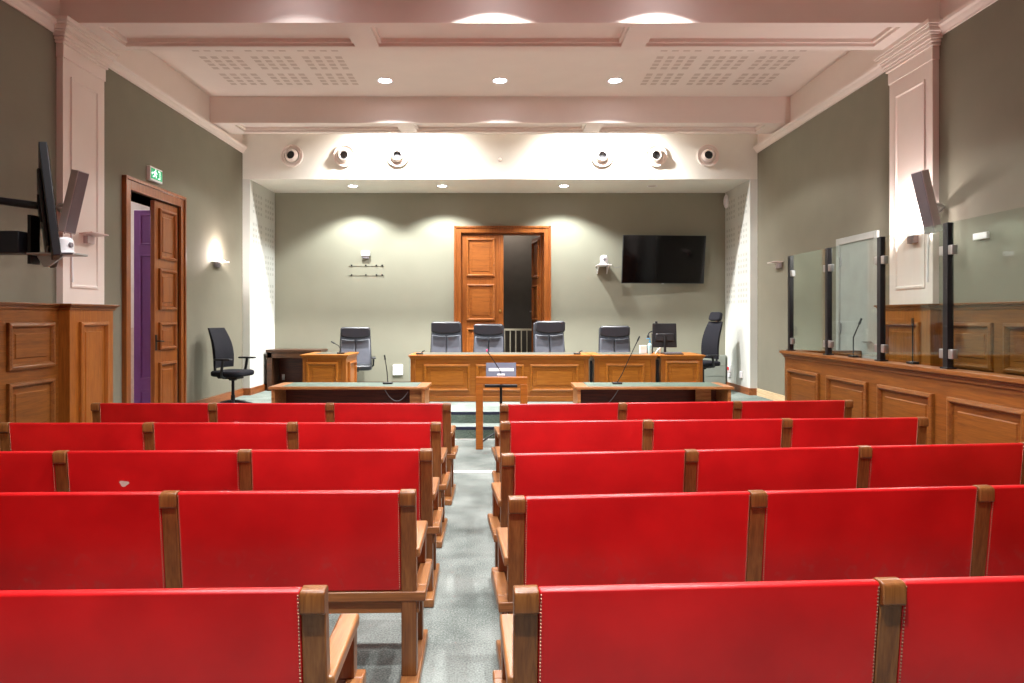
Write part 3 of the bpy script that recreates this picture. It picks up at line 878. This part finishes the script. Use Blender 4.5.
def exec_chair():
    t = thing('executive_chair', 'x', 'chair', (0, 0, SZ), group='slate leather chairs behind the desks')
    star_base(t, .44)
    MB().prism([(p[0], p[1] - .26) for p in rounded(.50, .50, .52, .10)], 'Z', .43, .53).build('seat', BLEATH, t, bevel=.03, seg=3)
    B = Matrix.Translation((0, .22, .47)) @ Matrix.Rotation(R(-12), 4, 'X')
    MB().prism(rounded(.52, .48, .78, .05), 'Y', .03, .085, B).build('back_shell', BLEATH, t, bevel=.015)
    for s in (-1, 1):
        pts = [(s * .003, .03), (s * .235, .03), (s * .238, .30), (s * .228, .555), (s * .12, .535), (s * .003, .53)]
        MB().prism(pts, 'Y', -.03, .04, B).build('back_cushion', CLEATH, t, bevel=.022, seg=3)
    hp = [(-.236, .585), (-.12, .555), (0, .548), (.12, .555), (.236, .585), (.236, .74), (.215, .775), (-.215, .775), (-.236, .74)]
    HM = B @ Matrix.Translation((0, -.01, 0)) @ Matrix.Rotation(R(12), 4, 'X')
    MB().prism(hp, 'Y', -.02, .07, HM).build('headrest', BLEATH, t, bevel=.03, seg=3)
    for s in (-1, 1):
        a = MB()
        a.tube([(s * .22, .16, .44), (s * .28, .14, .50), (s * .28, .10, .64)], .016, 10)
        a.build('arm_bracket', BPLAS, t)
        MB().box(s * .28 - .033, s * .28 + .033, -.14, .16, .64, .67).build('armrest', BPLAS, t, bevel=.012)
    return t

ch = None
spots = [(fx(445.5, 11.95), 11.95, 2, 1.02, 'slate leather high-back chair behind the long desk, left of the door'),
         (fx(487.5, 12.1), 12.1, -3, .985, 'slate leather chair behind the long desk, in front of the closed door leaf'),
         (fx(553, 11.9), 11.9, 7, 1.03, 'slate leather high-back chair behind the long desk, right of the door'),
         (fx(616, 11.95), 11.95, -5, .96, 'slate leather chair behind the one-panel desk with the sanitiser'),
         (fx(355.5, 12.15), 12.15, 12, .94, 'slate leather chair turned slightly, behind the lone left desk')]
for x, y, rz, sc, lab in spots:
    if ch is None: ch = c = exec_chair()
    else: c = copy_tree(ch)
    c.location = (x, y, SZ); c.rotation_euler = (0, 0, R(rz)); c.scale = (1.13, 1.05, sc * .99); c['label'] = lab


def task_chair(label, loc, rz, headrest=False, group=None, mat=BFAB):
    """front of the seat looks along +X"""
    t = thing('office_chair', label, 'chair', loc, rz, group)
    star_base(t, .46)
    MB().box(-.12, .12, -.09, .09, .435, .475).build('mechanism', BPLAS, t, bevel=.01)
    MB().prism([(p[0], p[1] - .25) for p in rounded(.50, .48, .50, .12)], 'Z', .48, .56).build('seat', mat, t, bevel=.03, seg=3)
    # curved back as lofted side profile
    h = .66 if headrest else .58
    back = MB()
    nx, nz = 8, 10
    def yz(i, j, front):
        v = j / nz; u = -1 + 2 * i / nx
        w = .215 * (1 - .18 * v ** 3)
        x = -.20 - .13 * v + .05 * math.sin(v * math.pi) + .045 * u * u
        th = .085 * (1 - .55 * abs(u) ** 3) * (1 - .4 * abs(2 * v - 1) ** 3)
        x = x + (th / 2 if front else -th / 2)
        return Vector((x, u * w, .60 + h * v))
    G = [[[back.bm.verts.new(yz(i, j, f)) for j in range(nz + 1)] for i in range(nx + 1)] for f in (0, 1)]
    for f in (0, 1):
        for i in range(nx):
            for j in range(nz):
                back.bm.faces.new((G[f][i][j], G[f][i + 1][j], G[f][i + 1][j + 1], G[f][i][j + 1]))
    for j in range(nz):
        for i in (0, nx): back.bm.faces.new((G[0][i][j], G[0][i][j + 1], G[1][i][j + 1], G[1][i][j]))
    for i in range(nx):
        for j in (0, nz): back.bm.faces.new((G[0][i][j], G[0][i + 1][j], G[1][i + 1][j], G[1][i][j]))
    back.build('backrest', mat, t, sharp=70)
    MB().tube([(-.10, 0, .455), (-.24, 0, .45), (-.30, 0, .52), (-.31, 0, .70), (-.325, 0, .85), (-.36, 0, .60 + h - .12), (-.35, 0, .60 + h - .03)], .02, 10).build('back_frame', BPLAS, t)
    ah = .66 if headrest else .72
    for s in (-1, 1):
        a = MB().tube([(.0, s * .2, .47), (.0, s * .27, .50), (.02, s * .285, .60), (.04, s * .285, ah)], .02, 8)
        a.build('arm_bracket', BPLAS, t)
        MB().box(-.09, .17, s * .285 - .04, s * .285 + .04, ah, ah + .025).build('armrest', BPLAS, t, bevel=.01)
    if headrest:
        MB().tube([(-.34, 0, .60 + h - .06), (-.34, 0, .60 + h + .06)], .018, 8).build('headrest_stem', BPLAS, t)
        HM = Matrix.Translation((-.28, 0, .60 + h + .08)) @ Matrix.Rotation(R(-18), 4, 'Y')
        MB().prism([(p[0], p[1] - .07) for p in rounded(.30, .28, .16, .05)], 'X', -.035, .035, HM @ Matrix.Rotation(0, 4, 'X')).build('headrest', mat, t, bevel=.02, seg=3)
    return t

task_chair('black office chair with armrests standing sideways by the left wall', (fx(233, 10.0), 10.0, SZ), R(-14))
task_chair('black high-back office chair with headrest at the right end of the platform', (fx(703, 12.1), 12.1, SZ), R(203), True, mat=BFAB)

# ------------------------------------------------------------------ things on the desks
TZ = 1.046 + .001
def at(px, Y): return fx(px, Y)
t = thing('computer_monitor', 'black computer monitor seen from behind on the small end desk', 'monitor', (at(665, 11.3), 11.3, TZ), R(-6))
M = Matrix.Translation((0, .03, .0)) @ Matrix.Rotation(R(-4), 4, 'X')
MB().prism([(p[0], p[1] + .10) for p in rounded(.40, .385, .40, .012)], 'Y', 0, .045, M).build('housing', BPLAS, t, bevel=.006)
MB().box(-.15, .15, -.025, 0, .20, .33, M).build('back_cover', BPLAS, t, bevel=.012)
MB().box(-.18, .18, .0452, .0462, .12, .48, M).build('screen', SCREEN, t)
MB().tube([(0, .0, .01), (0, .0, .30)], .022, 10).build('stand_neck', BPLAS, t)
MB().lathe([(.11, 0), (.11, .012), (.03, .02)], None, 24).build('stand_base', BPLAS, t)
t = thing('webcam', 'small black webcam on top of the monitor\'s left corner', 'camera', (at(656.5, 11.33), 11.345, TZ + .497), R(-6))
MB().box(-.02, .02, -.018, .018, 0, .035).build('body', BPLAS, t, bevel=.006)
MB().lathe([(.010, 0), (.010, .012), (.006, .014)], Matrix.Translation((0, .018, .018)) @ Matrix.Rotation(R(-90), 4, 'X'), 12).build('lens', SCREEN, t)
t = thing('sanitizer_bottle', 'pale blue pump bottle on the desk left of the monitor', 'bottle', (at(649.8, 11.1), 11.1, TZ))
MB().lathe([(.030, 0), (.033, .006), (.033, .145), (.028, .165), (.013, .178), (.013, .19)], None, 24).build('body', BLUEG, t)
MB().lathe([(.017, .19), (.017, .212), (.006, .215), (.006, .245), (.013, .247), (.013, .262)], None, 16).tube([(0, 0, .254), (-.035, 0, .256), (-.06, 0, .246)], .006).build('pump', CBLUE, t)
t = thing('paper_box', 'small white box standing on the desk left of the pump bottle', 'box', (at(643, 11.25), 11.25, TZ))
MB().box(-.055, .055, -.04, .04, 0, .135).build('carton', PAPER, t, bevel=.004)
MB().box(-.05, .05, -.0415, -.0405, .02, .07).build('printed_band', WPLAS, t)
t = thing('desk_phone', 'dark desk telephone with raised handset behind the pump bottle', 'telephone', (at(646.5, 11.42), 11.45, TZ), R(10))
MB().prism([(-.09, 0), (.09, 0), (.09, .09), (-.09, .03)], 'X', -.09, .09).build('body', BPLAS, t, bevel=.006)
MB().box(-.085, -.035, -.09, .09, .07, .105).build('handset', BPLAS, t, bevel=.012)
t = thing('headset', 'black headset on a stand between the pump bottle and the monitor', 'headset', (at(652.6, 11.48), 11.5, TZ))
MB().tube([(0, 0, .0), (0, 0, .32)], .012, 8).build('stand', BPLAS, t)
MB().tube([(.07 * math.cos(R(a)), 0, .29 + .07 * math.sin(R(a))) for a in range(0, 181, 15)], .01, 8).build('band', BPLAS, t)
for s in (-1, 1):
    MB().ball((s * .07, 0, .275), .035, .6, 1, 1).build('ear_cup', BPLAS, t)
t = thing('keyboard', 'dark keyboard lying on the small end desk under the monitor', 'keyboard', (at(673, 11.02), 11.0, TZ), R(4))
MB().prism([(-.07, 0), (.07, 0), (.07, .028), (-.07, .014)], 'X', -.15, .15).build('case', BPLAS, t, bevel=.004)
k = MB()
for i in range(12):
    for j in range(4):
        k.box(-.138 + i * .0232, -.138 + i * .0232 + .019, -.055 + j * .03, -.055 + j * .03 + .024, .016 + j * .003, .026 + j * .003)
k.build('keys', GPLAS, t)
o = MB().box(at(663, 11.0) - .02, at(663, 11.0) + .13, 10.93, 11.0, TZ, TZ + .03).build('document_stack', PAPER, bevel=.002)
bpy.data.objects.remove(o)
t = thing('cable', 'white cable curling on the desk right of the pump bottle', 'cable')
MB().tube([(at(655, 11.05), 11.05, TZ + .006), (at(657.5, 11.07), 11.07, TZ + .07), (at(660, 11.1), 11.1, TZ + .10), (at(660, 11.15), 11.15, TZ + .006)], .008, 8).build('lead', WPLAS, t)
gooseneck('desk_microphone', (at(341, 11.2), 11.2, TZ + .003), [(0, 0, .06), (-.04, 0, .13), (-.11, 0, .17)], 'short gooseneck microphone on the lone left desk', 'gooseneck microphones')
for px, lab in ((419.5, 'flat black desk microphone at the left end of the long desk'), (577, 'flat black desk microphone at the right end of the long desk')):
    t = thing('desk_microphone', lab, 'microphone', (at(px, 11.0), 11.0, TZ + .003), 0, 'flat microphones on the long desk')
    MB().box(-.055, .055, -.05, .05, 0, .025).build('base', BPLAS, t, bevel=.008)
    MB().tube([(.03, 0, .02), (.05, 0, .045), (.085, 0, .06)], .009, 8).build('capsule', BPLAS, t)

# ------------------------------------------------------------------ back wall fittings
t = thing('wall_screen', 'large black flat screen mounted on the right of the back wall', 'television', (0, 0, 0))
YT = 12.72
x0, x1, z0, z1 = fx(622, YT), fx(706, YT), fx(0, 0) + fz(283.5, YT), fz(235.5, YT)
cx, cz = (x0 + x1) / 2, (z0 + z1) / 2
t.location = (cx, YT, cz); t.rotation_euler = (R(8), 0, R(4))
w, h = (x1 - x0) / 2, (z1 - z0) / 2
MB().box(-w, w, .0, .05, -h, h).build('housing', BPLAS, t, bevel=.004)
MB().box(-w + .008, w - .008, -.002, -.0005, -h + .012, h - .008).build('screen', SCREEN, t)
MB().box(-.02, .02, -.004, .02, -h - .012, -h + .002).build('badge', CHROME, t)
MB().box(-.3, .3, .05, .08, -.2, .2).box(-.05, .05, .08, YB - YT - .003, -.1, .1).build('wall_bracket', BLACKM, t)
t = thing('conference_camera', 'white dome camera on a small shelf left of the wall screen', 'camera', (fx(604, 12.75), 12.75, fz(264.5, 12.75)))
MB().lathe([(.085, 0), (.085, .012), (.072, .016), (.074, .10), (.070, .14), (.05, .166), (.018, .176), (.001, .177)], None, 28).build('body', WPLAS, t)
MB().lathe([(.03, 0), (.028, .02), (.001, .022)], Matrix.Translation((0, -.068, .09)) @ Matrix.Rotation(R(90), 4, 'X'), 16).build('lens', GPLAS, t)
t = thing('camera_shelf', 'white bracket shelf holding the dome camera beside the wall screen', 'shelf', (fx(604, 12.75), 12.75, fz(264.5, 12.75)))
MB().box(-.13, .13, -.11, .245, -.022, -.002).build('plate', WPLAS, t, bevel=.004)
for x in (-.10, .08):
    MB().prism([(-.02, -.022), (.245, -.022), (.245, -.16), (.22, -.16)], 'X', x, x + .015).build('strut', WPLAS, t)
cable([(fx(609.5, 12.8), 12.8, fz(264.3, 12.8) + .03), (fx(612, 12.8), 12.82, fz(265, 12.8)), (fx(614, 12.8), 12.85, fz(267, 12.8)), (fx(617, 12.8), 12.85, fz(267.5, 12.8)), (fx(622, 12.8), 12.85, fz(266, 12.8))], 'thick dark cable from the dome camera to the wall screen')
t = thing('wall_sensor', 'small white box high on the back wall above two thin rails', 'sensor', (fx(366, YB), YB, fz(256, YB)))
MB().box(-.08, .08, -.07, 0, 0, .085).build('housing', WPLAS, t, bevel=.006)
MB().box(-.06, .06, -.055, 0, -.05, 0).build('bracket', GPLAS, t, bevel=.003)
for y, lab in ((265.5, 'upper thin pale rail with dark screws on the back wall'), (275, 'lower thin pale rail with dark screws on the back wall')):
    t = thing('wall_rail', lab, 'rail', (fx(366, YB), YB, fz(y, YB)), 0, 'thin rails on the back wall')
    MB().box(-.34, .34, -.008, 0, -.012, .012).build('strip', GREENB, t)
    for x in (-.27, 0, .2, .31):
        MB().lathe([(.016, 0), (.016, .01), (.001, .013)], Matrix.Translation((x, -.008, .0)) @ Matrix.Rotation(R(90), 4, 'X'), 10).build('screw', BLACKM, t)
def socket(loc, w, h, label, axis='Y', n=1, button=None):
    t = thing('wall_socket', label, 'socket', loc)
    if axis == 'Y':
        for k in range(n):
            MB().box(-w / 2, w / 2, -.03, 0, k * (h + .004), k * (h + .004) + h).build('plate', WPLAS, t, bevel=.005)
    else:
        s = axis
        for k in range(n):
            a, b = sorted((0, -s * .03))
            MB().box(a, b, -w / 2, w / 2, k * (h + .004), k * (h + .004) + h).build('plate', WPLAS, t, bevel=.005)
        if button:
            a, b = sorted((-s * .03, -s * .05))
            MB().box(a, b, -.03, .03, h / 2 - .03, h / 2 + .03).build('button', REDB, t, bevel=.008)
    return t
socket((fx(398, YB), YB, fz(375, YB)), .19, .095, 'white double wall socket on the back wall left of the long desk', n=2)
socket((4.285, 12.72, fz(372, 12.72)), .11, .13, 'white switch with red button low on the right side of the recess', 1, 1, True)
socket((4.285, 12.72, fz(377, 12.72)), .12, .07, 'white socket just below the red button switch', 1)
socket((4.285, 12.1, fz(378, 12.1)), .10, .12, 'white socket low on the right side of the recess, nearer the front', 1)
t = thing('wall_siren', 'white oval siren high on the right side of the recess', 'siren', (4.285, 12.85, fz(208.5, 12.85)))
MB().ball((-.03, 0, .13), .12, .4, .55, 1.1).build('cover', WPLAS, t)
MB().box(-.02, 0, -.04, .04, .06, .20).build('base', WPLAS, t)
t = thing('drawer_unit', 'low pale grey unit with horizontal lines behind the high-back chair', 'cabinet', (3.48, 12.86, SZ))
MB().box(0, .78, 0, .115, 0, .62).build('body', PALEG, t, bevel=.004)
for k in range(3):
    MB().box(.02, .76, -.014, 0, .03 + k * .195, .03 + k * .195 + .185).build('drawer', PALEG, t, bevel=.004)

# ------------------------------------------------------------------ exit sign
t = thing('exit_sign', 'green lit running-man exit sign above the tall left door', 'sign', (-WX, 8.68, 3.38)); t.scale = (.9, .86, .84)
MB().box(0, .055, -.19, .17, -.02, .19).build('housing', WPLAS, t, bevel=.006)
MB().box(.0555, .058, -.17, .155, .01, .165).build('face', EXITG, t)
g = MB()
X = .0585
def q(pts): g.poly([(X, a, b) for a, b in pts])
q([(-.05, .14), (-.03, .14), (-.03, .16), (-.05, .16)])                       # head
q([(-.085, .125), (-.04, .135), (-.025, .12), (-.05, .08), (-.07, .085)])      # trunk
q([(-.05, .085), (-.02, .07), (-.015, .035), (-.03, .035), (-.035, .06), (-.065, .075)])
q([(-.07, .085), (-.085, .06), (-.12, .05), (-.12, .035), (-.075, .045), (-.055, .08)])
q([(-.03, .12), (.005, .10), (.0, .09), (-.03, .105)])
q([(-.085, .125), (-.115, .10), (-.105, .092), (-.08, .11)])
q([(.03, .03), (.09, .03), (.09, .15), (.03, .15), (.03, .14), (.08, .14), (.08, .04), (.03, .04)])
q([(-.155, .09), (-.135, .115), (-.135, .065)])
g.build('pictogram', EXITW, t)
MB().box(.004, .052, -.186, .166, -.018, -.012).build('light_strip', EXITW, t)

# ------------------------------------------------------------------ left screen, camera shelf, speakers
t = thing('wall_screen', 'large flat screen on a wall arm at left, seen edge-on', 'television', (-3.47, 5.25, 2.455))
ang = math.atan2(.83, -.56)
Mt = Matrix.Rotation(ang, 4, 'Z') @ Matrix.Rotation(R(-6), 4, 'X')     # local x runs along the screen, -y is the screen side
MB().box(-.73, .73, -.025, .025, -.385, .385, Mt).build('housing', BPLAS, t, bevel=.006)
MB().box(-.70, .70, -.028, -.0255, -.37, .37, Mt).build('screen', SCREEN, t)
MB().box(-.5, .5, .025, .05, -.3, .25, Mt).build('back_cover', BPLAS, t, bevel=.02)
MB().box(-.25, .25, .05, .065, -.1, .1, Mt).build('mount_plate', BLACKM, t)
MB().tube([Mt @ Vector((0, .06, .05)), Vector((-.50, -.1, .10)), Vector((-.91, .25, .10))], .03, 10).box(-.94, -.91, .15, .35, 0, .2).build('wall_arm', BLACKM, t)
t = thing('codec_box', 'dark equipment box with green lights hung behind the edge-on screen', 'equipment', (-3.88, 5.31, 2.14))
MB().box(-.30, .20, -.09, .09, 0, .17).build('case', BPLAS, t, bevel=.006)
MB().box(-.06, -.03, -.0925, -.0905, .05, .065).box(-.06, -.03, -.0925, -.0905, .09, .105).build('indicator', LEDG, t)
MB().box(-.16, -.13, -.16, .09, .17, .20).box(-.16, -.13, -.17, -.15, .0 + .17, .41).build('wall_mount', BLACKM, t)
cable(catenary((-4.40, 5.4, 2.62), (-3.85, 5.25, 2.52), .03), 'black cable running from the wall to the edge-on screen')
cable(catenary((-4.40, 5.6, 2.35), (-4.20, 5.3, 2.25), .10), 'black cable looping below the edge-on screen')
sh = thing('camera_shelf', 'pale metal shelf plate under the edge-on screen, holding a white camera', 'shelf', (-3.22, 5.05, fz(253.5, 5.05)))
MB().box(-.22, .12, -.09, .09, -.016, 0).build('plate', CHROME, sh, bevel=.003)
MB().prism([(-.20, -.016), (.0, -.016), (-.06, -.06), (-.12, -.10), (-.15, -.10)], 'Y', -.01, .01).build('gusset', CHROME, sh)
MB().box(-.24, -.215, -.05, .05, -.08, .28).build('upright', BLACKM, sh)
t = thing('conference_camera', 'white dome camera on the shelf under the edge-on screen', 'camera', (fx(65, 5.05), 5.05, fz(253.5, 5.05) + .001))
MB().lathe([(.065, 0), (.065, .012), (.056, .014), (.056, .075), (.052, .10), (.036, .115), (.012, .121), (.001, .122)], None, 24).build('body', WPLAS, t)
MB().lathe([(.02, 0), (.018, .015), (.001, .016)], Matrix.Translation((.05, -.02, .06)) @ Matrix.Rotation(R(90), 4, 'Y'), 14).build('lens', GPLAS, t)


def speaker(s, label):
    t = thing('wall_speaker', label, 'speaker', (s * 4.06, 6.50, fz(202, 6.5)), 0, 'tilted column speakers on the pilasters')
    M = Matrix.Rotation(R(-13 * s), 4, 'Y') @ Matrix.Rotation(R(28 * s), 4, 'Z')
    MB().box(-.06, .06, -.055, .055, -.30, .30, M).build('cabinet', DGPLAS, t, bevel=.008)
    a, b = sorted((-s * .061, -s * .064))
    MB().box(a, b, -.048, .048, -.29, .29, M).build('grille', GPLAS, t)
    w = s * .285
    MB().tube([(s * .05, .03, 0), (s * .10, .12, .0), (w, .20, -.01)], .018, 10).lathe([(.05, 0), (.05, .012), (.02, .03)], Matrix.Translation((w, .279, -.01)) @ Matrix.Rotation(R(90), 4, 'X'), 16).tube([(w, .2, -.01), (w, .27, -.01)], .018, 10).build('bracket', CHROME, t)
    MB().tube([(s * .09, .03, -.22), (s * .16, .12, -.28), (s * .17, .24, -.26), (s * .17, .26, -.75)], .009, 8).build('lead', WPLAS, t)
    return t

speaker(-1, 'grey column speaker tilted down from the left pilaster')
speaker(1, 'grey column speaker tilted down from the right pilaster')
o = MB().box(WX - .03, WX, 6.15, 6.33, 2.36, 2.42).build('wall_socket', WPLAS, bevel=.004)
tag(o, 'small white box on the bare right wall behind the nearest glass pane', 'socket')

# ------------------------------------------------------------------ camera, world, look
cam = bpy.data.cameras.new('camera'); co = bpy.data.objects.new('camera', cam); COL.objects.link(co)
co.location = (0, 0, H); co.rotation_euler = (R(90), 0, 0)
cam.sensor_width = 36; cam.lens = F / 1024 * 36
cam.shift_x = (512 - CX) / 1024; cam.shift_y = -(341.5 - CY) / 1024
SC.camera = co
w = bpy.data.worlds.new('world'); SC.world = w; w.use_nodes = True
w.node_tree.nodes['Background'].inputs[0].default_value = (.05, .05, .05, 1)
SC.view_settings.view_transform = 'Standard'; SC.view_settings.look = 'None'
SC.view_settings.gamma = 1; SC.view_settings.use_curve_mapping = False
SC.view_settings.exposure = 0.24
SC.cycles.use_denoising = True
SC.cycles.max_bounces = 10; SC.cycles.diffuse_bounces = 6; SC.cycles.transparent_max_bounces = 16
SC.cycles.sample_clamp_indirect = 8
